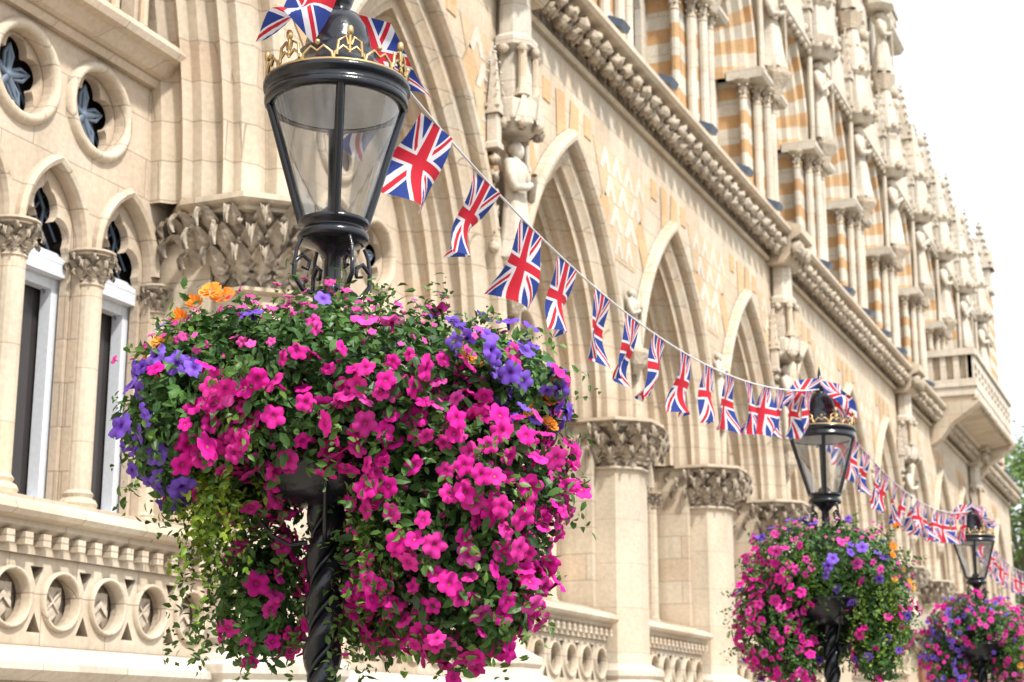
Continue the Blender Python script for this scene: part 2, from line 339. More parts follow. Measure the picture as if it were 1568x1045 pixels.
def window(yc,cols,top,ring=True,y0=None,y1=None,qz=5.95):
    xs=XW
    hw=(cols[1]-cols[0])/2-.09
    lights=[(a+b)/2 for a,b in zip(cols[:-1],cols[1:])]
    h1=[lancet(l,2.98,4.84,hw,hw*.8) for l in lights]
    qs=[c for c in cols[1:-1]]
    qh=[circ(c,qz,.285,32) for c in qs]
    plate(win,[(y0,2.96),(y1,2.96),(y1,top),(y0,top)],h1+qh,xs,xs-.07,PINK)
    h2=[trefl(l,2.98,4.80,hw-.035) for l in lights]
    plate(win,[(y0,2.97),(y1,2.97),(y1,top-.01),(y0,top-.01)],h2+[foil(c,qz,.27,5,70,pi/2) for c in qs],xs-.075,xs-.14,PINK)
    for l in lights:
        sweep(win,l,4.84,hw,hw*.8,[(0,xs+.0),(.01,xs+.035),(.04,xs+.05),(.07,xs+.03),(.08,xs-.01)],8,[CREAM])
        z0,z1=3.02,4.62; X=xs-.2
        for (a,b_,c,d) in ((l-hw-.02,l-hw+.08,z0,z1),(l+hw-.08,l+hw+.02,z0,z1),(l-hw+.08,l+hw-.08,z0,z0+.1),(l-hw+.08,l+hw-.08,z1-.07,z1)):
            box(win,X-.06,X+.03*(1 if c==z0 and d==z1 else .7),a,b_,c,d,WFRAME)
        box(win,X-.05,X+.1,l-hw-.01,l+hw+.01,z1+.003,z1+.09,WFRAME)
        extr(win,[(X+.1,z1+.093),(X+.1,z1+.12),(X+.0,z1+.2),(X-.05,z1+.2),(X-.05,z1+.093)],l-hw+.004,l+hw-.004,WFRAME)
        for s in range(-2,4):
            o=s*.16
            tube(win,[(X-.03,l-hw,4.75+o),(X-.03,l+hw,4.75+o+2*hw*1.3)],.011,4,LEAD)
            tube(win,[(X-.03,l+hw,4.75+o),(X-.03,l-hw,4.75+o+2*hw*1.3)],.011,4,LEAD)
        tube(win,[(X-.02,l,4.6),(X-.02,l,5.45)],.017,5,LEAD)
        for s in (-1,1): tube(win,[(X-.015,l+s*.02,4.8),(X-.015,l+s*.12,4.95),(X-.015,l+s*.15,5.1),(X-.015,l+s*.02,5.3)],.015,5,LEAD)
    box(win,xs-.30,xs-.29,y0+.02,y1-.02,3.0,top-.02,DGLASS)
    for c in qs:
        ringz(win,c,qz,[(.285,xs-.03),(.285,xs+.02),(.30,xs+.045),(.325,xs+.05),(.35,xs+.035),(.365,xs+.0)],36,CREAM)
        for k in range(5):
            a=pi/2+k*2*pi/5
            tube(win,[(xs-.15,c+.05*cos(a-.6),qz+.05*sin(a-.6)),(xs-.14,c+.15*cos(a-.28),qz+.15*sin(a-.28)),(xs-.14,c+.22*cos(a),qz+.22*sin(a)),(xs-.14,c+.15*cos(a+.28),qz+.15*sin(a+.28)),(xs-.15,c+.05*cos(a+.6),qz+.05*sin(a+.6))],.015,5,LEAD)
            tube(win,[(xs-.14,c,qz),(xs-.14,c+.2*cos(a),qz+.2*sin(a))],[.034,.012],5,LEAD)
        ball(win,(xs-.14,c,qz),.04,LEAD,8,5)
    for c in cols[1:-1]:
        shaft(win,xs+.02,c,3.0,4.6,.085,n=16); capital(win,xs+.02,c,4.58,.24,.085,.15,7,False)
    for c in (cols[0],cols[-1]):
        capital(win,xs+.0,c,4.58,.2,.07,.12,7,False); shaft(win,xs+.0,c,3.0,4.6,.06,n=12)
def balus(y0,y1):
    X=-6.34
    extr(low,[(X-.3,2.74),(X+.02,2.74),(X+.06,2.77),(X+.06,2.80),(X+.12,2.82),(X+.14,2.85),(X+.13,2.89),(X+.03,2.93),(X-.3,2.96)],y0,y1,CREAM)
    n=int((y1-y0)/.16)
    for i in range(n):
        yy=y0+(i+.5)*(y1-y0)/n; box(low,X+.0,X+.075,yy-.035,yy+.035,2.665,2.737,CREAM)
    box(low,X-.3,X+.01,y0,y1,2.62,2.738,CREAM)
    k=max(1,round((y1-y0-.1)/.455)); st=(y1-y0)/k
    hs=[circ(y0+(i+.5)*st,2.37,.155,24) for i in range(k)]
    tri=[]
    for i in range(1,k):
        yy=y0+i*st
        for s in (1,-1):
            tri.append([(yy-.06,2.37+s*.19),(yy+.06,2.37+s*.19),(yy,2.37+s*.075)])
    plate(low,[(y0,2.1),(y1,2.1),(y1,2.618),(y0,2.618)],hs+tri,X-.02,X-.1,CREAM)
    box(low,X-.3,X-.13,y0+.002,y1-.002,2.1,2.62,CREAM2)
    for i in range(k):
        yy=y0+(i+.5)*st; ringz(low,yy,2.37,[(.15,X-.06),(.155,X-.0),(.163,X+.012),(.176,X+.008),(.182,X-.02)],24,CREAM)
        sh=[(-.085,.09),(.085,.09),(.085,-.0),(.05,-.075),(0,-.115),(-.05,-.075),(-.085,0)]
        plate(low,[(yy+a,2.37+b_) for a,b_ in sh],[],X-.128,X-.08,CARV)
        if i%2: plate(low,[(yy-.07,2.35),(yy,2.41),(yy+.07,2.35),(yy+.07,2.31),(yy,2.37),(yy-.07,2.31)],[],X-.082,X-.062,CARV)
        else:
            tube(low,[(X-.08,yy-.06,2.31),(X-.075,yy+.06,2.43)],.012,5,CARV); tube(low,[(X-.08,yy+.06,2.31),(X-.075,yy-.06,2.43)],.012,5,CARV)
    extr(low,[(X-.3,1.9),(X+.05,1.9),(X+.12,1.96),(X+.12,2.0),(X+.05,2.05),(X-.0,2.1),(X-.3,2.1)],y0,y1,PALE)
    box(low,X-.3,X+.02,y0,y1,0,1.9,CREAM)
for i,y in enumerate(PIERS):
    if i==0: pier(y,1.15,5.38,.68,18)
    else: pier(y)
for i in range(len(PIERS)-1):
    a,b_=PIERS[i],PIERS[i+1]; yc=(a+b_)/2; ho=(b_-a)/2-.05; rise=3.05 if i else 3.4
    c=(rise*rise-ho*ho)/(2*ho); h=ho-.6
    sweep(low,yc,ZS,h,c,ringprof,18,[CREAM,CREAM2],alt=2)
    top=9.1
    A=archpts(yc,ZS,h+.44,c,16)
    plate(low,[(a+.002,ZS)]+A+[(b_,ZS),(b_,top),(a+.002,top)],[],XF,XF-.12,CREAM)
    if (b_-a)>4: cols=[yc-1.55,yc-.775,yc,yc+.775,yc+1.55]
    else: cols=[yc-1.2,yc-.4,yc+.4,yc+1.2]
    window(yc,cols,8.6,y0=a+.3,y1=b_-.3,qz=5.95)
    ringz(win,yc,6.8,[(.3,XW-.03),(.3,XW+.03),(.34,XW+.05),(.38,XW+.03),(.39,XW)],28,CREAM)
    plate(win,circ(yc,6.8,.31,28),[foil(yc,6.8,.29,5,60,pi/2)],XW+.04,XW+.012,PINK)
    box(win,XW-.05,XW+.004,yc-.25,yc+.25,6.55,7.05,DGLASS)
    balus(a+.48,b_-.48)
    box(low,-7.1,-6.42,a+.5,b_-.5,2.9,2.975,CREAM)
    nb=10
    for side in (1,-1):
        for k in range(3,nb):
            if k not in (4,6,9): continue
            v=[]
            for (tt,off) in ((k-.05,.61),(k+.85,.61),(k+.75,1.08 if k!=9 else .98),(k+.1,1.08)):
                R=h+c+off; aa=math.acos(c/R)*min(1,tt/nb); v.append((XF+.009,yc+side*(-c+R*cos(aa)),ZS+R*sin(aa)))
            if all(a<=q[1]<=b_ for q in v): orn.add(v,[(0,1,2,3)],ORNG)
# left large bay
yL=6.2; hL=3.35; cL=2.6; ZL=5.38
sweep(low,yL,ZL,hL,cL,[(o*1.1,x) for o,x in ringprof],24,[CREAM,CREAM2],alt=3)
A=archpts(yL,ZL,hL+.47,cL,18)
plate(low,[(1.9,ZL)]+A+[(10.199,ZL),(10.199,10.6),(1.9,10.6)],[],XF,XF-.12,CREAM)
window(6,[2.5,3.3,4.1,4.9,5.7,6.5,7.3,8.1,8.9,9.7],6.25,y0=2.2,y1=9.95,qz=5.86)
extr(low,[(XW-.1,6.25),(XW+.05,6.25),(XW+.08,6.3),(XW+.13,6.32),(XW+.2,6.4),(XW+.26,6.42),(XW+.28,6.47),(XW+.26,6.52),(XW+.1,6.56),(XW-.1,6.56)],2.2,9.95,PINK)
hs=[lancet(2.6+.34*k,6.66,7.0,.1,.1,5) for k in range(21)]
plate(low,[(2.2,6.562),(9.95,6.562),(9.95,8.3),(2.2,8.3)],hs,XW+.06,XW-.06,PINK)
for k in range(22): shaft(low,XW+.09,2.43+.34*k,6.565,7.05,.035,n=8)
box(low,XW-.3,XW-.2,2.2,9.95,6.3,10,PINK)
balus(2.4,9.65); box(low,-7.1,-6.42,2.4,9.65,2.9,2.975,CREAM)
pier(1.9,1.12,5.38,.68)
box(low,-7.2,-6.3,-8,1.4,0,10.6,CREAM)
# spandrel ornaments
for i,y in enumerate(PIERS[1:-1]):
    X=XF+.005
    zb,zt=7.1,8.4
    hw=lambda z: .40+.62*(z-zb)/(zt-zb)
    orn.add([(X,y-hw(zb),zb),(X,y+hw(zb),zb),(X,y+hw(zt),zt),(X,y-hw(zt),zt)],[(0,1,2,3)],ORN2)
    X2=X+.004
    for r in range(4):
        z=zb+.05+.32*r; w_=hw(z)-.05; n=max(2,int(2*w_/.36)); st=2*w_/n
        for q in range(n):
            yy=y-w_+(q+.5)*st
            orn.add([(X2,yy-st*.47,z),(X2,yy-st*.2,z),(X2,yy,z+.14),(X2,yy+st*.2,z),(X2,yy+st*.47,z),(X2,yy+st*.1,z+.29),(X2,yy-st*.1,z+.29)],[(0,1,2,6),(2,3,4,5),(2,5,6)],WHIT)
    for s in (-1,1):
        ya,yb=sorted((y+s*(hw(zt)+.09),y+s*(hw(zt)+.3))); box(orn,XF,XF+.012,ya,yb,8.3,8.55,ORNG)
    if i%3==0:
        lathe(orn,XF+.12,y,[(.06,5.6),(.16,5.75),(.2,5.95),(.27,6.05),(.29,6.12)],8,CARV,False,pi/8)
        statue(orn,XF+.16,y,6.12,1.25,i)
        lathe(orn,XF+.13,y,[(.2,7.45),(.3,7.55),(.3,7.75),(.2,7.8),(.18,8.3),(.25,8.36),(.25,8.45),(.19,8.5),(.18,9.0),(.26,9.1),(.26,9.2)],8,PALE,False,pi/8)
        for k in range(8):
            a=k*pi/4; ball(orn,(XF+.13+.27*cos(a),y+.27*sin(a),7.5),.07,CARV,6,4,lump=.3,seed=k)
            ball(orn,(XF+.13+.24*cos(a),y+.24*sin(a),8.3),.06,CARV,6,4,lump=.3,seed=k)
            c_=Vector((cos(a),sin(a),0)); t_=Vector((-sin(a),cos(a),0)); o_=Vector((XF+.13,y,7.5))+c_*.295
            orn.add([o_-t_*.1,o_+t_*.1,o_+Vector((0,0,.36)),o_-c_*.1+Vector((0,0,.3))],[(0,1,2),(0,2,3),(1,3,2)],PALE)
        for s in (-.16,.16):
            shaft(orn,XF+.3,y+s,7.8,8.36,.045,n=8)
        for s in (-.36,.36):
            pinnacle(orn,XF+.08,y+s,7.2,1.1,.09,PALE)
            for q in range(6): ball(orn,(XF+.08,y+s,6.2+.18*q),.06,CARV,6,4,lump=.4,seed=q)
    else:
        lathe(orn,XF+.1,y,[(.05,5.75),(.15,5.85),(.2,5.98),(.2,6.03)],8,CARV,False,pi/8)
        statue(orn,XF+.1,y,6.03,.75,i)
# cornice with leaf bosses
extr(carv,[(XF-.1,9.02),(XF+.05,9.02),(XF+.08,9.06),(XF+.05,9.1),(XF+.02,9.12),(XF+.03,9.33),(XF+.2,9.40),(XF+.40,9.43),(XF+.44,9.47),(XF+.44,9.53),(XF+.39,9.55),(XF+.36,9.59),(XF-.1,9.85)],10.02,YEND,CREAM)
y=10.2;k=0
while y<YEND:
    j=random.uniform(-.02,.02)
    for s in (-1,1):
        ball(carv,(XF+.20,y+j+s*.05,9.18),.085,CARV,8,6,sx=1.2,sz=1.1,sy=.8,lump=.42,seed=k*1.7+s)
    ball(carv,(XF+.30,y+j,9.27),.095,CARV,9,7,lump=.4,seed=k+1,sz=.95,sy=1.05)
    ball(carv,(XF+.22,y+j,9.37),.07,CARV,6,5,lump=.35,seed=k+4)
    ball(carv,(XF+.10,y+.18,9.20),.045,CARV,6,4,lump=.3,seed=k+2,sz=1.6)
    y+=.36;k+=1
for i,yy in enumerate(PIERS[1:]):
    if i%3==0:
        extr(carv,[(XF-.05,8.98),(XF+.3,8.98),(XF+.4,9.1),(XF+.42,9.34),(XF+.6,9.43),(XF+.6,9.56),(XF+.5,9.6),(XF-.05,9.8)],yy-.4,yy+.4,CREAM)
        for q in range(3): ball(carv,(XF+.47,yy-.27+.27*q,9.22),.12,CARV,9,7,sz=1.2,lump=.38,seed=q)
    for dy in (.9,2.7):
        Y=yy+dy
        if Y<YEND:
            extr(orn,[(XF+.22,9.73),(XF+.40,9.66),(XF+.44,9.74),(XF+.25,9.83)],Y-.13,Y+.13,FLOOD); tube(orn,[(XF+.25,Y,9.55),(XF+.3,Y,9.75)],.02,5,FLOOD)
# ---- upper storey
XU=-6.4
def upper(yp,yn,hi):
    yc=(yp+yn)/2; w=(yn-yp)
    box(upp,-7.1,XU,yp-.62,yp+.62,9.7,12.1,BAND)
    box(upp,XU,XU+.14,yp-.3,yp+.3,9.75,12.1,BAND)
    for s in (-.36,-.16,.16,.36):
        xx=XU+.2 if abs(s)<.3 else XU+.08
        shaft(upp,xx,yp+s,9.82,11.75,.075,PALE,10); capital(upp,xx,yp+s,11.72,.32,.075,.14,6,False,det=False)
    for s in (-.72,.72):
        shaft(upp,XU-.05,yp+s,9.82,11.75,.07,BAND,10); capital(upp,XU-.05,yp+s,11.72,.32,.07,.14,6,False,det=False)
    extr(upp,[(XU-.3,12.04),(XU+.3,12.04),(XU+.34,12.1),(XU+.34,12.16),(XU+.25,12.22),(XU-.3,12.22)],yp-.8,yp+.8,PALE)
    ho=w/2-.8
    plate(upp,[(yp+.62,9.7),(yn-.62,9.7),(yn-.62,14.5),(yp+.62,14.5)],[lancet(yc+s*ho*.5,9.95,11.6,ho*.5-.07,ho*.35,6) for s in (-1,1)]+[foil(yc,12.7,.36,4,40)],-6.9,-7.0,PALE)
    box(upp,-7.2,-7.15,yp,yn,9.8,14.4,DGLASS)
    shaft(upp,-6.86,yc,9.8,11.5,.07,PALE,10); capital(upp,-6.86,yc,11.45,.25,.07,.12,5,False,det=False)
    rise=2.1; c=(rise*rise-(ho+.0)**2)/(2*ho)
    pr=[(0,-6.95),(0,-6.75),(.08,-6.7),(.08,-6.6),(.16,-6.55),(.2,-6.42),(.42,-6.41),(.42,-6.3),(.5,-6.28),(.54,-6.38)]
    sweep(upp,yc,12.1,ho,c,pr,12,[ORNG,WHIT],alt=1)
    A=archpts(yc,12.1,ho+.4,c,10)
    plate(upp,[(yp,12.1)]+A+[(yn,12.1),(yn,15.2),(yp,15.2)],[],XU-.02,XU-.14,CREAM)
    gh=16.6
    plate(upp,[(yc-1.25,14.3),(yc+1.25,14.3),(yc,gh)],[foil(yc,14.95,.3,3,36,pi/2)],XU+.2,XU+.06,PALE)
    for s in (-1,1):
        tube(upp,[(XU+.14,yc+s*1.3,14.25),(XU+.14,yc,gh+.1)],.07,6,PALE)
        for q in range(7):
            t=(q+.5)/7; ball(upp,(XU+.16,yc+s*1.36*(1-t),14.35+(gh-14.25)*t),.1,CARV,6,4,lump=.35,seed=q)
    ball(upp,(XU+.14,yc,gh+.25),.16,CARV,7,5,lump=.2)
    extr(upp,[(XU-.1,14.1),(XU+.2,14.1),(XU+.27,14.17),(XU+.27,14.25),(XU-.1,14.3)],yp,yn,PALE)
    for q in range(12):
        ball(upp,(XU+.2,yp+(q+.5)*w/12,14.08),.07,CARV,6,4,lump=.3,seed=q)
    lathe(upp,XU+.25,yp,[(.12,11.9),(.2,12.1),(.33,12.3),(.35,12.4)],8,CARV,False,pi/8)
    statue(upp,XU+.28,yp,12.4,1.65,int(yp))
    for s in (-.36,.36): shaft(upp,XU+.2,yp+s,12.25,14.0,.05,PALE,8)
    lathe(upp,XU+.25,yp,[(.28,14.05),(.42,14.2),(.42,14.45),(.3,14.5),(.26,15.1),(.34,15.2),(.3,15.3),(.05,16.7)],8,PALE,False,pi/8)
    for k in range(8):
        a=k*pi/4; ball(upp,(XU+.25+.4*cos(a),yp+.4*sin(a),14.25),.09,CARV,6,4,lump=.3,seed=k); ball(upp,(XU+.25+.3*cos(a),yp+.3*sin(a),15.25),.07,CARV,6,4,lump=.3,seed=k)
        ball(upp,(XU+.25+.18*cos(a),yp+.18*sin(a),15.8),.05,CARV,5,4)
    for s in (-.45,.45): pinnacle(upp,XU+.2,yp+s,14.3,1.9,.13)
    zt=18.6 if hi else 15.2
    if hi:
        box(upp,-7.1,XU-.15,yp,yn,15.2,18.4,CREAM)
        plate(upp,[(yp+.2,15.9),(yn-.2,15.9),(yn-.2,18.2),(yp+.2,18.2)],[lancet(yc+k*.7,16.1,17.2,.24,.25,6) for k in (-1.0,0,1.0)],XU-.03,XU-.14,PALE)
        for k in (-1.5,-.5,.5,1.5):
            shaft(upp,XU+.03,yc+k*.7,16.0,17.2,.06,PALE,8); capital(upp,XU+.03,yc+k*.7,17.15,.22,.06,.11,5,False,det=False)
        statue(upp,XU+.25,yp,16.6,1.6,int(yp)+1)
        lathe(upp,XU+.2,yp,[(.2,16.2),(.32,16.55),(.3,16.6)],8,CARV,False,pi/8)
        lathe(upp,XU+.2,yp,[(.3,18.2),(.4,18.3),(.4,18.5),(.28,18.6),(.03,20.3)],8,PALE,False,pi/8)
    extr(upp,[(XU-.3,zt),(XU+.1,zt),(XU+.2,zt+.12),(XU+.2,zt+.2),(XU-.3,zt+.25)],yp,yn,PALE)
    plate(upp,[(yp,zt+.25),(yn,zt+.25),(yn,zt+.95),(yp,zt+.95)],[foil(yp+(q+.5)*w/6,zt+.6,.23,4,28,pi/4) for q in range(6)],XU+.05,XU-.1,PALE)
    box(upp,XU-.14,XU+.1,yp,yn,zt+.952,zt+1.06,PALE)
    pinnacle(upp,XU+.05,yp,zt+.3,2.3,.26); pinnacle(upp,XU+.05,yc,zt+1.0,1.2,.16)
UPP=[14.4]+[18.1+BAY*i for i in range(11)]
for i in range(len(UPP)-1): upper(UPP[i],UPP[i+1],UPP[i+1]<41)
box(upp,-7.1,XU+.1,55.1,YEND,9.7,16.2,BAND); pinnacle(upp,XU-.1,56.3,16.2,2.6,.45)
box(upp,-7.1,XU-.1,10.0,13.8,9.7,18.4,CREAM)
box(low,-7.1,XF-.01,55.1,YEND,0,9.1,CREAM)
core=B(); box(core,-22,-7.3,-8,YEND,0,15.2,CREAM); box(core,-22,-7.12,10,40.3,15.2,18.5,CREAM)
extr(core,[(-22,15.21),(-7,15.21),(-14.5,19)],40.4,YEND-.1,SLATE); extr(core,[(-21.9,18.51),(-7.1,18.51),(-14.5,25)],10.1,40.2,SLATE)
# balcony
bal=B(); bx=-5.1
box(bal,XF-.1,bx,41,48.6,9.75,9.95,PALE)
for ya,yb in ((41.05,41.5),(48.1,48.5)): extr(bal,[(XF-.1,8.5),(XF+.25,8.7),(XF+.55,9.1),(bx+.0,9.5),(bx+.08,9.6),(bx+.08,9.748),(XF-.1,9.748)],ya,yb,CREAM)
extr(bal,[(XF-.1,9.4),(bx-.05,9.6),(bx-.05,9.747),(XF-.1,9.747)],41.5,48.1,CREAM)
k=0;yy=41.1
while yy<48.5: ball(bal,(bx+.0,yy,9.68),.09,CARV,6,5,lump=.3,seed=k); yy+=.3;k+=1
plate(bal,[(41,10.0),(48.6,10.0),(48.6,10.8),(41,10.8)],[foil(41.45+.62*q,10.4,.24,4,28,pi/4) for q in range(12)],bx,bx-.14,PALE)
box(bal,XF,bx+.06,40.96,41.2,9.96,10.15,PALE); box(bal,XF,bx+.06,40.94,41.22,10.75,10.92,PALE)
for xx in (XF+.1,XF+.42,XF+.74,bx-.1): box(bal,xx-.07,xx+.07,41.0,41.16,10.15,10.75,PALE)
box(bal,XF,bx-.0,41.1,41.14,10.15,10.75,CREAM)
box(bal,bx-.2,bx+.06,41.22,48.66,10.805,10.93,PALE)
for yy in (36.6,41.2,44.0): 
    shaft(bal,-5.9,yy,.3,3.3,.26,GRAN,16); capital(bal,-5.9,yy,3.2,.5,.26,.42,8,False); box(bal,-6.4,-5.45,yy-.5,yy+.5,3.72,4.1,PALE); box(bal,-6.35,-5.5,yy-.45,yy+.45,0,.3,PALE)
low.build('arcade_walls_and_piers',bld); carv.build('capitals_and_cornice',bld); win.build('windows_and_tracery',bld)
upp.build('upper_storey',bld); orn.build('spandrel_statues_and_inlay',bld); core.build('building_core_and_roof',bld); bal.build('balcony_and_porch_columns',bld)
# ------------------------------------------------------------------ ground
g=B(); g.add([(-3000,-3000,0),(3000,-3000,0),(3000,3000,0),(-3000,3000,0)],[(0,1,2,3)],GRND); g.build('ground')
g=B(); g.add([(-1.9,-60,.004),(6,-60,.004),(6,160,.004),(-1.9,160,.004)],[(0,1,2,3)],ASPH); g.build('road')
g=B(); box(g,-8,-2.05,-60,160,-.1,.12,PAVE); box(g,6.15,11,-60,160,-.1,.12,PAVE); g.build('pavement')
g=B(); box(g,-2.047,-1.9,-60,160,-.1,.125,KERB); box(g,6.0,6.147,-60,160,-.1,.125,KERB); g.build('kerb')
YL=simple('yellow_line_paint',(.7,.5,.06),.7)
g=B()
for x in (-1.7,-1.5): g.add([(x,-60,.008),(x+.08,-60,.008),(x+.08,160,.008),(x,160,.008)],[(0,1,2,3)],YL)
g.build('road_markings')
# ------------------------------------------------------------------ street lamps
WIN_IN=simple('lantern_inner_reflector',(.72,.73,.74),.35)
def lamp(lx,ly,dz):
    e=empty('street_lamp'); b=B(); gl=B()
    n=int((2.95-1.05)/.012)
    for ph in (0,pi):
        tube(b,[(lx+.030*cos(.012*i*20+ph),ly+.030*sin(.012*i*20+ph),1.05+.012*i) for i in range(n+1)],.036,14,BLACK)
    for ph in (pi/2,3*pi/2):
        tube(b,[(lx+.042*cos(.012*i*20+ph),ly+.042*sin(.012*i*20+ph),1.05+.012*i) for i in range(n+1)],.009,7,BLACK)
    lathe(b,lx,ly,[(.2,.1),(.2,.35),(.17,.4),(.15,.8),(.17,.85),(.12,.9),(.1,1.0),(.085,1.05),(.07,1.08)],8,BLACK,False)
    lathe(b,lx,ly,[(.08,2.93),(.085,2.96),(.06,3.0),(.034,3.03),(.032,3.10),(.045,3.12),(.032,3.14),(.03,3.25),(.05,3.27),(.06,3.285),(.10,3.30),(.125,3.31),(.13,3.325),(.125,3.34),(.108,3.35),(.108,3.362),(.126,3.37),(.128,3.385),(.118,3.39)],28,BLACK)
    for k in range(4):
        a=pi/4+k*pi/2+.2; c,s=cos(a),sin(a)
        pts=[(.03,3.13),(.07,3.11),(.115,3.12),(.15,3.165),(.15,3.215),(.12,3.245),(.09,3.225),(.098,3.195),(.12,3.20)]
        tube(b,[(lx+r*c,ly+r*s,z) for r,z in pts],[.009]*6+[.008,.007,.006],7,BLACK)
        tube(b,[(lx+r*c,ly+r*s,z) for r,z in [(.15,3.20),(.142,3.27),(.125,3.305)]],.007,6,BLACK)
    ZT=3.825
    lathe(gl,lx,ly,[(.112,3.388),(.236,ZT)],36,GLASS,True,cap=False)
    a0=math.atan2(-ly,-lx)
    for k in range(4):
        a=a0+k*pi/2+.05; c,s=cos(a),sin(a)
        tube(b,[(lx+.114*c,ly+.114*s,3.38),(lx+.242*c,ly+.242*s,ZT+.005)],.0165,6,BLACK)
    q=ZT-3.935
    lathe(b,lx,ly,[(r,z+q) for r,z in [(.225,3.93),(.25,3.925),(.262,3.935),(.262,3.955),(.256,3.96),(.256,3.985),(.268,3.99),(.268,4.01),(.25,4.02),(.23,4.03),(.16,4.09),(.145,4.11),(.145,4.135),(.125,4.145),(.12,4.18),(.105,4.24),(.075,4.29),(.035,4.31),(.045,4.33),(.055,4.36),(.04,4.39),(.018,4.41),(.012,4.48),(.001,4.53)]],32,BLACK,True,cap=False)
    lathe(b,lx,ly,[(.224,ZT-.002),(.2,ZT+.06),(.1,ZT+.11),(.0,ZT+.12)],32,WIN_IN,True,cap=False)
    lathe(b,lx,ly,[(.001,3.385),(.05,3.385),(.05,3.42),(.03,3.44),(.022,3.44),(.022,3.48),(.001,3.48)],16,BLACK)
    n=14
    for k in range(n):
        a=2*pi*k/n; R=.256
        def P(u,z): return (lx+R*cos(a+u),ly+R*sin(a+u),z+q)
        w=pi/n
        tube(b,[P(-w,4.015),P(-w*.9,4.04),P(-w*.4,4.065),P(0,4.045),P(w*.4,4.065),P(w*.9,4.04),P(w,4.015)],.006,5,GOLD)
        if k%2==0:
            tube(b,[P(-w*.8,4.03),P(-w*.7,4.085),P(-w*.25,4.10),P(-w*.1,4.07)],.006,5,GOLD); tube(b,[P(w*.8,4.03),P(w*.7,4.085),P(w*.25,4.10),P(w*.1,4.07)],.006,5,GOLD)
            ball(b,P(0,4.125),.014,GOLD,6,5,sz=1.5); tube(b,[P(0,4.04),P(0,4.12)],.006,5,GOLD)
        else: ball(b,P(0,4.08),.011,GOLD,6,4)
    tube(b,[(lx+.258*cos(2*pi*k/32),ly+.258*sin(2*pi*k/32),4.015+q) for k in range(32)],.007,5,GOLD,closed=True)
    lathe(b,lx,ly,[(.07,2.36),(.2,2.38),(.3,2.45),(.33,2.55),(.335,2.57),(.32,2.57),(.28,2.47),(.1,2.42)],28,BLACK)
    for k in range(4):
        a=k*pi/2+.5; c,s=cos(a),sin(a)
        tube(b,[(lx+r*c,ly+r*s,z) for r,z in [(.06,2.24),(.12,2.23),(.18,2.26),(.23,2.32),(.27,2.4),(.30,2.43),(.32,2.41),(.31,2.38)]],.008,6,BLACK)
    b.build('post_and_lantern_frame',e); gl.build('lantern_glass_panes',e)
    e.location=(0,0,dz)
    return e
LAMPS=[(-2.8,4.945,0.0),(-2.8,12.86,.06),(-2.8,21.4,.13),(-2.8,30.0,.18)]
for l in LAMPS: lamp(*l)
# ------------------------------------------------------------------ instanced masses
def npmesh(name,V,F,C,mat,smooth=False,parent=None):
    me=bpy.data.meshes.new(name); nv=len(V); nf=len(F)
    me.vertices.add(nv); me.vertices.foreach_set('co',V.astype(np.float32).ravel())
    me.loops.add(nf*3); me.loops.foreach_set('vertex_index',F.astype(np.int32).ravel())
    me.polygons.add(nf); me.polygons.foreach_set('loop_start',np.arange(0,nf*3,3,dtype=np.int32))
    try: me.polygons.foreach_set('loop_total',np.full(nf,3,dtype=np.int32))
    except Exception: pass
    me.polygons.foreach_set('use_smooth',np.full(nf,smooth))
    me.update(calc_edges=True); me.validate()
    ca=me.color_attributes.new('Col','FLOAT_COLOR','POINT'); c4=np.ones((nv,4),np.float32); c4[:,:3]=C; ca.data.foreach_set('color',c4.ravel())
    me.materials.append(mat); o=bpy.data.objects.new(name,me); sc.collection.objects.link(o)
    if parent: o.parent=parent
    return o
def norm(a): return a/np.maximum(1e-9,np.linalg.norm(a,axis=1,keepdims=True))
def inst(tv,tf,pos,nrm,scale,cols,dirv=None):
    n=len(pos); nrm=norm(nrm)
    ref=RNG.normal(size=(n,3)) if dirv is None else dirv
    t=norm(ref-nrm*np.sum(ref*nrm,axis=1,keepdims=True)); bi=np.cross(nrm,t)
    sy=RNG.uniform(.80,1.15,(n,1,1)); fl=RNG.uniform(.4,1.9,(n,1,1))
    V=pos[:,None,:]+scale[:,None,None]*(tv[None,:,0:1]*t[:,None,:]+sy*tv[None,:,1:2]*bi[:,None,:]+fl*tv[None,:,2:3]*nrm[:,None,:])
    F=tf[None]+(np.arange(n)*len(tv))[:,None,None]
    return V.reshape(-1,3),F.reshape(-1,3),cols.reshape(-1,3)
LV=np.array([(0,0,0),(.35,.26,.06),(.35,-.26,.06),(.35,0,0),(.75,.2,.0),(.75,-.2,.0),(.72,0,-.05),(1.05,0,-.16)],float)
LF=np.array([(0,3,1),(0,2,3),(1,3,6),(1,6,4),(3,2,5),(3,5,6),(4,6,7),(6,5,7)])
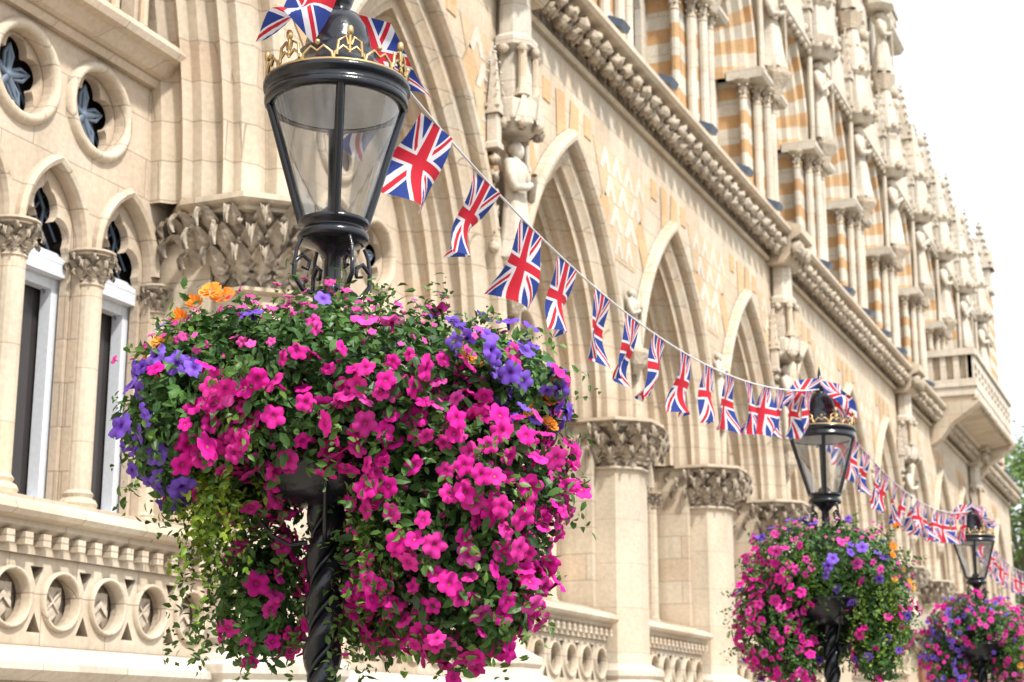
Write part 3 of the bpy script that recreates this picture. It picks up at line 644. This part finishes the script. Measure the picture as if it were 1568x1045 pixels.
def petunia():
    v=[(0,0,-.28)]; n=20
    for r,z in ((.16,-.1),(.55,.06),(1.0,0)):
        for i in range(n):
            a=2*pi*i/n; lob=abs(cos(2.5*a)); 
            rr=r*(1 if r<.5 else (.93+.07*lob if r<.9 else .74+.26*lob**.6)); zz=z+(.0 if r<.5 else (.05*cos(5*a) if r<.9 else -.10+.10*cos(5*a)+.05*cos(10*a+1)))
            v.append((rr*cos(a),rr*sin(a),zz))
    f=[(0,1+i,1+(i+1)%n) for i in range(n)]
    for k in range(2):
        for i in range(n):
            j=(i+1)%n; a=1+k*n+i; b_=1+k*n+j; f+= [(a,a+n,b_+n),(a,b_+n,b_)]
    m=len(v)
    for i in range(5): a=2*pi*i/5; v.append((.1*cos(a),.1*sin(a),-.8))
    for i in range(5): f.append((m+i,m+(i+1)%5,1+(i*4)%n)); f.append((m+(i+1)%5,1+((i+1)*4)%n,1+(i*4)%n))
    return np.array(v,float),np.array(f)
PV,PF=petunia()
prad=np.concatenate([[0],np.full(20,.16),np.full(20,.55),np.full(20,1.0),np.full(5,.0)])
ang=np.concatenate([[0],np.tile(2*pi*np.arange(20)/20,3),np.zeros(5)])
def rose():
    v=[];f=[]
    for ring,(r,z,k,t) in enumerate(((1,0,6,.3),(.72,.18,5,.5),(.42,.34,4,.75))):
        for i in range(k):
            a=2*pi*i/k+ring*.5; o=len(v)
            for (q,w_,h_) in ((.15,0,0),(.7,-.55,.1),(.7,.55,.1),(1,0,.22+t*.4),(1.0,-.4,.25+t*.3),(1.0,.4,.25+t*.3)):
                aa=a+w_*.95; v.append((r*q*cos(aa),r*q*sin(aa),z+h_))
            f+=[(o,o+2,o+1),(o+1,o+2,o+3),(o+1,o+3,o+4),(o+3,o+2,o+5)]
    return np.array(v,float),np.array(f)
RV,RF=rose()
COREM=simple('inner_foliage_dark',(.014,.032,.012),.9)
def basket(lx,ly,dz,clumps,colfun,nleaf,nflow,seed,trails=(),fs=.045,begonias=()):
    global RNG; RNG=np.random.default_rng(seed)
    e=empty('flower_basket')
    d=Vector((lx,ly)); d.normalize(); T=np.array([-d.x,-d.y,0]); Rr=np.array([d.y,-d.x,0]); Zz=np.array([0,0,1.])
    def W(p): return np.array([lx,ly,dz])+p[:,0:1]*Rr+p[:,1:2]*T+p[:,2:3]*Zz
    def D(p): return p[:,0:1]*Rr+p[:,1:2]*T+p[:,2:3]*Zz
    C=np.array([c[:3] for c in clumps]); S=np.array([c[3:6] for c in clumps])
    area=(S[:,0]*S[:,2]+S[:,0]*S[:,1]+S[:,1]*S[:,2]); pr=area/area.sum()
    def sample(n,lo,hi,inner=.8):
        out=[];nr=[];src=[]
        while sum(map(len,out))<n:
            k=RNG.choice(len(C),n*2,p=pr); u=norm(RNG.normal(size=(n*2,3)))
            bump=1+.13*np.sin(u[:,0]*9+k+seed)*np.sin(u[:,2]*8+k*2)+.08*np.sin(u[:,1]*13+u[:,0]*7)
            q=C[k]+u*S[k]*(RNG.uniform(lo,hi,n*2)*bump)[:,None]
            ins=np.zeros(len(q),bool)
            for j in range(len(C)):
                ins|=(np.sum(((q-C[j])/S[j])**2,axis=1)<inner**2)
            blk=(q[:,0]>-.13)&(q[:,0]<.085)&(q[:,1]>-.12)&(q[:,2]<2.44)
            ok=~ins&~blk
            out.append(q[ok]); nr.append(norm(u/S[k])[ok]); src.append(k[ok])
        return np.concatenate(out)[:n],np.concatenate(nr)[:n],np.concatenate(src)[:n]
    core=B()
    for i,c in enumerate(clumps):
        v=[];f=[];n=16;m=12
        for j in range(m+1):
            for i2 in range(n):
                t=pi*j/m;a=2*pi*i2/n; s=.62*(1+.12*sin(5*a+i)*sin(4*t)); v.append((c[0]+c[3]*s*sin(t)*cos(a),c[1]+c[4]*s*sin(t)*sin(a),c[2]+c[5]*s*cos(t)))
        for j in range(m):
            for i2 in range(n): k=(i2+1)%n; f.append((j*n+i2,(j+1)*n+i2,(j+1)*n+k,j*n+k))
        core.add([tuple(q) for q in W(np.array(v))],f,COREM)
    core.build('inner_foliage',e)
    VV=[];FF=[];CC=[];o=0
    def push(t):
        nonlocal o
        V,F,Cc=t; VV.append(V);FF.append(F+o);CC.append(Cc); o+=len(V)
    p,nr,k=sample(nleaf,.66,1.08)
    hue=RNG.uniform(0,1,(nleaf,1)); patch=.5+.5*np.sin(p[:,0:1]*11+p[:,2:3]*7+seed)*np.sin(p[:,1:2]*9+2)
    base=(1-hue)*np.array([.038,.11,.028])+hue*np.array([.10,.22,.05]); base=base*(.65+.8*patch)
    cols=np.repeat(base[:,None,:],len(LV),1)
    nn=nr*.8+RNG.normal(size=p.shape)*.6+np.array([0,0,.45])
    push(inst(LV,LF,W(p),D(nn),RNG.uniform(.024,.062,nleaf),cols,dirv=D(nr*.3+RNG.normal(size=p.shape)+np.array([0,0,-.5]))))
    ns=int(nleaf/34); p,nr,k=sample(ns,.93,1.05); L=[];Nn=[];Cl=[]
    for a,b_ in zip(p,nr):
        ln=RNG.uniform(.05,.20); dr=RNG.uniform(.3,2.0); m=int(ln/.014)
        g_=RNG.uniform(0,1); cc=(1-g_)*np.array([.045,.12,.025])+g_*np.array([.15,.28,.05])
        for j in range(m):
            t=j/m*ln; q=a+b_*t+np.array([0,0,.05*t/ln-dr*t*t*3])+RNG.normal(size=3)*.008
            L.append(q);Nn.append(b_+RNG.normal(size=3)*.8+np.array([0,0,.5]));Cl.append(cc)
    L=np.array(L);Nn=np.array(Nn);Cl=np.array(Cl)
    push(inst(LV,LF,W(L),D(Nn),RNG.uniform(.018,.042,len(L)),np.repeat(Cl[:,None,:],len(LV),1)))
    for (cx,cy,cz,sx,sy,ln,cnt,col) in trails:
        L=[];CL=[]
        for s in range(cnt):
            x=cx+RNG.normal()*sx; yv=cy+RNG.normal()*sy; l=ln*RNG.uniform(.35,1.15); m=int(l/.011); z=cz+RNG.uniform(-.1,.08); ph=RNG.uniform(0,6); sl=RNG.normal()*.10; cf=RNG.uniform(.5,1.2)
            for j in range(m): L.append((x+sl*j*.012+.02*sin(j*.12+ph)+RNG.normal()*.012,yv+.02*cos(j*.1+ph)+RNG.normal()*.012,z-j*.011)); CL.append(np.array(col)*cf*RNG.uniform(.7,1.2))
        L=np.array(L); cl=np.array(CL)
        push(inst(LV,LF,W(L),D(RNG.normal(size=L.shape)*.8+np.array([0,.8,.4])),RNG.uniform(.017,.036,len(L)),np.repeat(cl[:,None,:],len(LV),1)))
    npmesh('leaves',np.concatenate(VV),np.concatenate(FF),np.concatenate(CC),LEAFM,False,e)
    VV=[];FF=[];CC=[];o=0
    p,nr,k=sample(nflow*3,.96,1.16,.93)
    kind=[];keep=[]
    for i in range(len(p)):
        c=colfun(p[i],nr[i],RNG)
        if c is None: continue
        keep.append(i);kind.append(c)
    keep=np.array(keep);kinds=np.array(kind)
    sel=[]; P=p[keep]; grid={}
    for i,q in enumerate(P):
        rr={0:.048,1:.06,4:.052,2:.035,3:.06}[int(kinds[i])]
        key=tuple(np.floor(q/.08).astype(int)); ok=True
        for dx in(-1,0,1):
            for dy in(-1,0,1):
                for dz_ in(-1,0,1):
                    for w in grid.get((key[0]+dx,key[1]+dy,key[2]+dz_),()):
                        if np.linalg.norm(w-q)<rr: ok=False
        if ok: grid.setdefault(key,[]).append(q); sel.append(i)
    sel=np.array(sel); P=P[sel]; NR=nr[keep][sel]; K=kinds[sel]
    face=NR+np.array([0,.2,.2])+RNG.normal(size=P.shape)*.5
    pal={0:((.88,.022,.40),(.50,.0,.20)),1:((.24,.11,.70),(.10,.02,.30)),4:((.90,.09,.50),(.55,.02,.24))}
    for kk in (0,1,4):
        s=K==kk; n=s.sum()
        if n==0: continue
        oc=np.array(pal[kk][0])*RNG.uniform(.78,1.1,(n,1))+RNG.uniform(0,.04,(n,1)); ic=np.array(pal[kk][1])
        w=np.clip((prad-.1)/.4,0,1)*(1-.2*(np.abs(np.sin(2.5*ang))>.9)*(prad>.1))
        w=w[None,:,None]; cols=oc[:,None,:]*w+ic*(1-w)
        if kk==0: cols[:,0,:]=np.array([.45,.3,.15])
        push(inst(PV,PF,W(P[s]+NR[s]*.02),D(face[s]),fs*RNG.uniform(.6,1.1,n),np.clip(cols,0,1)))
    s=K==2; n=s.sum()
    if n:
        cols=np.repeat((np.array([.80,.10,.42])*RNG.uniform(.8,1.2,(n,1)))[:,None,:],len(PV),1); push(inst(PV,PF,W(P[s]+NR[s]*.03),D(face[s]),RNG.uniform(.012,.022,n),np.clip(cols,0,1)))
    s=K==3
    BP=[*P[s]]+[np.array(q) for q in begonias]; BN=[*NR[s]]+[np.array((q[0]*.6,.6,.5)) for q in begonias]; n=len(BP)
    if n:
        BP=np.array(BP);BN=np.array(BN); mixc=RNG.uniform(0,1,(n,1))
        bc=(1-mixc)*np.array([.92,.33,.04])+mixc*np.array([.95,.62,.16])
        push(inst(RV,RF,W(BP+BN*.02),D(BN),RNG.uniform(.030,.044,n),np.clip(np.repeat(bc[:,None,:],len(RV),1),0,1)))
    nb=int(nflow*.45); p2,nr2,_=sample(nb,1.0,1.1,.9); m=np.array([colfun(q,w_,RNG) in (0,4) for q,w_ in zip(p2,nr2)]); p2=p2[m];nr2=nr2[m]
    if len(p2):
        BV=PV*np.array([.35,.35,1.6]); cols=np.repeat((np.array([.50,.04,.26])*RNG.uniform(.6,1.3,(len(p2),1)))[:,None,:],len(BV),1)
        push(inst(BV,PF,W(p2),D(nr2*.5+RNG.normal(size=p2.shape)*.3+np.array([0,0,-.8])),RNG.uniform(.016,.03,len(p2)),cols))
    npmesh('blossoms',np.concatenate(VV),np.concatenate(FF),np.concatenate(CC),PETAL,True,e)
def col1(p,n,R):
    x,t,z=p; u=R.random()
    cl=.5+.5*math.sin(x*17+1.3)*math.sin(z*19+t*9)
    if z>2.84 and x<-.28: return (2 if u<.28 else (1 if u<.33 else None))
    if x>.5 and 2.62<z: return 3 if u<.04 else (1 if u<.55 else (0 if u<.65 else None))
    if z>2.98 and x<.2: return 2 if u<.65 else (1 if u<.70 else None)
    if z>2.80: return 1 if u<.30*cl else (2 if u<.34 else (4 if u<.40 else None))
    if x<-.46: return 1 if u<.30 else (0 if u<.35 else None)
    if x<-.26 and z<2.45: return 0 if u<.06 else None
    if x<-.08 and z>2.58: return 0 if u<.12+.35*cl else (1 if u<.30 else (4 if u<.36 else None))
    if x<-.0: return 0 if u<.55 else None
    return (0 if u<.32+.6*cl else (4 if u<.36+.62*cl else None)) if t>-.1 or z<2.5 else (0 if u<.3 else None)
cl1=[(.06,0,2.77,.60,.48,.27),(-.36,.0,2.86,.24,.3,.15),(.58,.0,2.76,.22,.32,.18),(.04,0,2.62,.60,.46,.2),(.42,.05,2.42,.37,.36,.38),(.45,.02,2.10,.26,.28,.23),(.18,-.20,2.14,.2,.2,.22),(-.44,.05,2.62,.22,.34,.24),(-.22,-.30,2.10,.14,.18,.24),(-.25,-.1,2.48,.2,.22,.14)]
basket(*LAMPS[0],cl1,col1,19000,1150,3,trails=[(-.35,.2,2.60,.045,.06,.42,28,(.30,.42,.03)),(-.36,.12,2.5,.055,.08,.50,18,(.16,.28,.03)),(-.38,.0,2.45,.06,.08,.58,10,(.08,.16,.03)),(.05,-.25,2.3,.12,.05,.40,12,(.07,.15,.03)),(.3,.1,2.1,.2,.1,.30,16,(.1,.2,.03)),(.15,.25,2.35,.05,.08,.35,10,(.12,.24,.03))],
  begonias=[(-.45,.20,3.00),(-.40,.24,3.04),(-.50,.15,2.96),(-.36,.20,3.03),(-.56,.15,2.88),(-.60,.12,2.80),(.40,.42,2.83),(.45,.38,2.80),(.72,.2,2.70),(.74,.18,2.62)])
def col2(p,n,R):
    x,t,z=p; u=R.random()
    cl=.5+.5*math.sin(x*13+1.3)*math.sin(z*15+t*9)
    if x>.45 and z>2.6: return 3 if u<.14 else (2 if u<.4 else None)
    if z>2.95: return 2 if u<.4 else (1 if u<.55 else (4 if u<.62 else None))
    if x<-.15: return 0 if u<.65*cl+.15 else (4 if u<.6 else (1 if u<.66 else None))
    if z>2.7: return 1 if u<.4*cl else (4 if u<.3 else None)
    return 0 if u<.3*cl else (1 if u<.25 else None)
cl2=[(-.02,0,2.80,.56,.46,.33),(-.42,0,2.42,.27,.32,.40),(-.3,0,2.15,.2,.26,.26),(.38,0,2.5,.23,.30,.38),(.34,0,2.2,.17,.24,.26),(0,-.25,2.4,.35,.2,.3)]
basket(*LAMPS[1],cl2,col2,10000,480,5,trails=[(.38,.2,2.7,.1,.08,.6,26,(.22,.34,.03)),(-.15,.3,2.9,.10,.08,.4,22,(.18,.34,.03))])
def col3(p,n,R):
    u=R.random(); x,t,z=p
    cl=.5+.5*math.sin(x*13+4)*math.sin(z*15+t*9)
    if x<-.1: return 1 if u<.6*cl else (0 if u<.55 else None)
    return 0 if u<.4*cl else (4 if u<.35 else (3 if u<.38 and x>.3 else (1 if u<.45 else None)))
basket(*LAMPS[2],cl2,col3,6500,420,8,trails=[(.42,.2,2.7,.1,.08,.6,14,(.2,.3,.03))])
basket(*LAMPS[3],cl2,col2,3000,200,9)
# ------------------------------------------------------------------ bunting
def flag(b,p,along,down,w,L,sd,uvs,curl=.03,twist=0.):
    nu,nv=10,14; along=Vector(along).normalized(); down=Vector(down).normalized(); nrm=along.cross(down).normalized()
    v=[];f=[]
    for j in range(nv+1):
        t=j/nv; al=(along*cos(twist*t)+nrm*sin(twist*t))
        for i in range(nu+1):
            s=i/nu-.5; k=curl*t*(.4+.6*t)
            q=Vector(p)+al*(s*w*(1-.08*t))+down*(t*L-.02*cos(s*3)*t)+nrm*(k*sin(5*s+2.5*t+sd)*1.5+k*.8*sin(6*t+sd*2))
            v.append(q)
    for j in range(nv):
        for i in range(nu):
            a=j*(nu+1)+i; f.append((a,a+1,a+nu+2,a+nu+1)); uvs.append([(jj/nv,ii/nu) for jj,ii in ((j,i),(j,i+1),(j+1,i+1),(j+1,i))])
    b.add(v,f,JACK,True)
def bunting(P1,P2,sag,spacing,start,seed,lean0,lean1,extra=None):
    rn=random.Random(seed); e=empty('union_jack_bunting'); P1=Vector(P1);P2=Vector(P2); L=(P2-P1).length
    def at(t): q=P1.lerp(P2,t); q.z-=4*sag*t*(1-t)*(1.08-.16*t); return q
    c=B(); tube(c,[at(i/48) for i in range(49)],.0055,5,CORD); c.build('cord',e)
    b=B(); uvs=[]; s=start
    while s<L-.3:
        t=s/L; q=at(t); tg=(at(t+.01)-at(t-.01)); ln=lean0+(lean1-lean0)*min(1,t*2.0)
        ln+=rn.uniform(-.12,.12)
        rx=Vector((.9,.42,0))
        dn=Vector((0,0,-1))-rx*ln+Vector((0,rn.uniform(-.12,.12),0))
        al=tg.normalized()+rx*(rn.uniform(.15,.4)*max(0,1-2.2*t)-.05)
        tw=rn.uniform(-.35,.2)*(1 if t>.3 else 1.5)
        if rn.random()<.2: tw=rn.choice((.8,-1.0))
        flag(b,q-Vector((0,0,.004)),al,dn,.24,.37,rn.uniform(0,6),uvs,rn.uniform(.025,.045),tw)
        s+=spacing*rn.uniform(.88,1.12)
    if extra:
        for (p,al,dn) in extra: flag(b,p,al,dn,.23,.33,rn.uniform(0,6),uvs,.06,.4)
    o=b.build('flags',e); uvl=o.data.uv_layers.new(name='UVMap')
    uvl.data.foreach_set('uv',[c for quad in uvs for uv in quad for c in uv])
def top(i,z=4.23): l=LAMPS[i]; return (l[0],l[1],z+l[2])
def extras(i):
    x,y,dz=LAMPS[i]; z=4.27+dz
    if i: return [((x-.06,y-.10,z+.03),(.8,.45,.1),(-.45,-.45,-.85)),((x+.02,y+.12,z-.02),(-.8,.5,-.2),(.5,.6,-.75)),((x+.09,y-.06,z-.0),(.5,.8,.0),(.45,-.1,-.85))]
    return [((x+.01,y-.12,z+.02),(.85,.4,.4),(-.26,-.40,-.84)),((x+.03,y+.12,z-.04),(.9,.3,-.3),(.22,.5,-.85))]
bunting(top(0),top(1),.46,.46,.40,2,.5,.08,extras(0))
bunting(top(1),top(2),.36,.45,.45,3,.35,.08,extras(1))
bunting(top(2),top(3),.36,.45,.45,4,.3,.08,extras(2))
# ------------------------------------------------------------------ trees
def tree(x,y,h,seed):
    global RNG; RNG=np.random.default_rng(seed); rn=random.Random(seed)
    e=empty('street_tree'); b=B()
    tube(b,[(x,y,0),(x+.1,y,h*.2),(x,y+.1,h*.45),(x+.1,y,h*.75)],[.35,.28,.2,.06],9,BARK)
    cl=[]
    for i in range(22):
        a=rn.uniform(0,6.28); zz=h*rn.uniform(.32,.92); r=h*.30*math.sin(pi*min(1,(zz/h-.2)/.8))*rn.uniform(.4,1.05)+.3
        p=(x+r*cos(a),y+r*sin(a),zz); cl.append((*p,h*rn.uniform(.07,.12)))
        tube(b,[(x,y,zz*.65),((x+p[0])/2,(y+p[1])/2,zz*.85),p],[.09,.06,.02],5,BARK)
    b.build('trunk_and_limbs',e); cl=np.array(cl); n=7000
    k=RNG.integers(0,len(cl),n); u=norm(RNG.normal(size=(n,3)))*(RNG.uniform(.3,1.0,(n,1)))*np.array([1.2,1.2,.85]); P=cl[k,:3]+u*cl[k,3:4]*1.3
    sh=RNG.uniform(.6,1.4,(len(cl),1))[k]; base=(np.array([.13,.23,.04])*sh+RNG.uniform(0,.04,(n,1))*np.array([1,1.3,.3]))
    V,F,Cc=inst(LV,LF,P,u+np.array([0,0,.6]),RNG.uniform(.16,.32,n),np.repeat(base[:,None,:],len(LV),1)); npmesh('crown',V,F,Cc,LEAFM,False,e)
tree(-7.0,68,14,1); tree(-4.6,76,12.5,2); tree(-8.5,82,16,3); tree(-1.5,84,12,4)
# ------------------------------------------------------------------ light
w=bpy.data.worlds.new('World'); sc.world=w; w.use_nodes=True; nt=w.node_tree; bg=nt.nodes['Background']
sky=N(nt,'ShaderNodeTexSky'); sky.sky_type='NISHITA'; sky.sun_disc=False
el=math.radians(50); az_vec=Vector((.85,-.52)); sky.sun_elevation=el; sky.sun_rotation=math.atan2(az_vec.x,az_vec.y)
sky.dust_density=3
mx=mix(nt,.88,sky.outputs[0],(10.0,10.3,10.8)); nt.links.new(mx,bg.inputs[0]); bg.inputs[1].default_value=.15
sl=bpy.data.lights.new('sun','SUN'); sl.energy=4.6; sl.angle=math.radians(4); sl.color=(1,.955,.885); so=bpy.data.objects.new('sun',sl); sc.collection.objects.link(so)
dirv=Vector((az_vec.x*cos(el),az_vec.y*cos(el),sin(el))); so.rotation_euler=dirv.to_track_quat('Z','Y').to_euler()
# ------------------------------------------------------------------ camera
cam=bpy.data.cameras.new('camera'); co=bpy.data.objects.new('camera',cam); sc.collection.objects.link(co); sc.camera=co
yaw=math.radians(23.07); pit=math.radians(13.43)
H=Vector((-sin(yaw),cos(yaw),0)); R=Vector((cos(yaw),sin(yaw),0)); F=H*cos(pit)+Vector((0,0,1))*sin(pit); U=R.cross(F)
M=Matrix((R,U,-F)).transposed().to_4x4(); M.translation=Vector((0,0,1.6)); co.matrix_world=M
cam.lens=58; cam.sensor_width=36; cam.clip_end=5000; cam.clip_start=.05
cam.dof.use_dof=True; cam.dof.focus_distance=5.9; cam.dof.aperture_fstop=5.0
sc.view_settings.view_transform='Standard'; sc.view_settings.look='None'; sc.view_settings.exposure=0
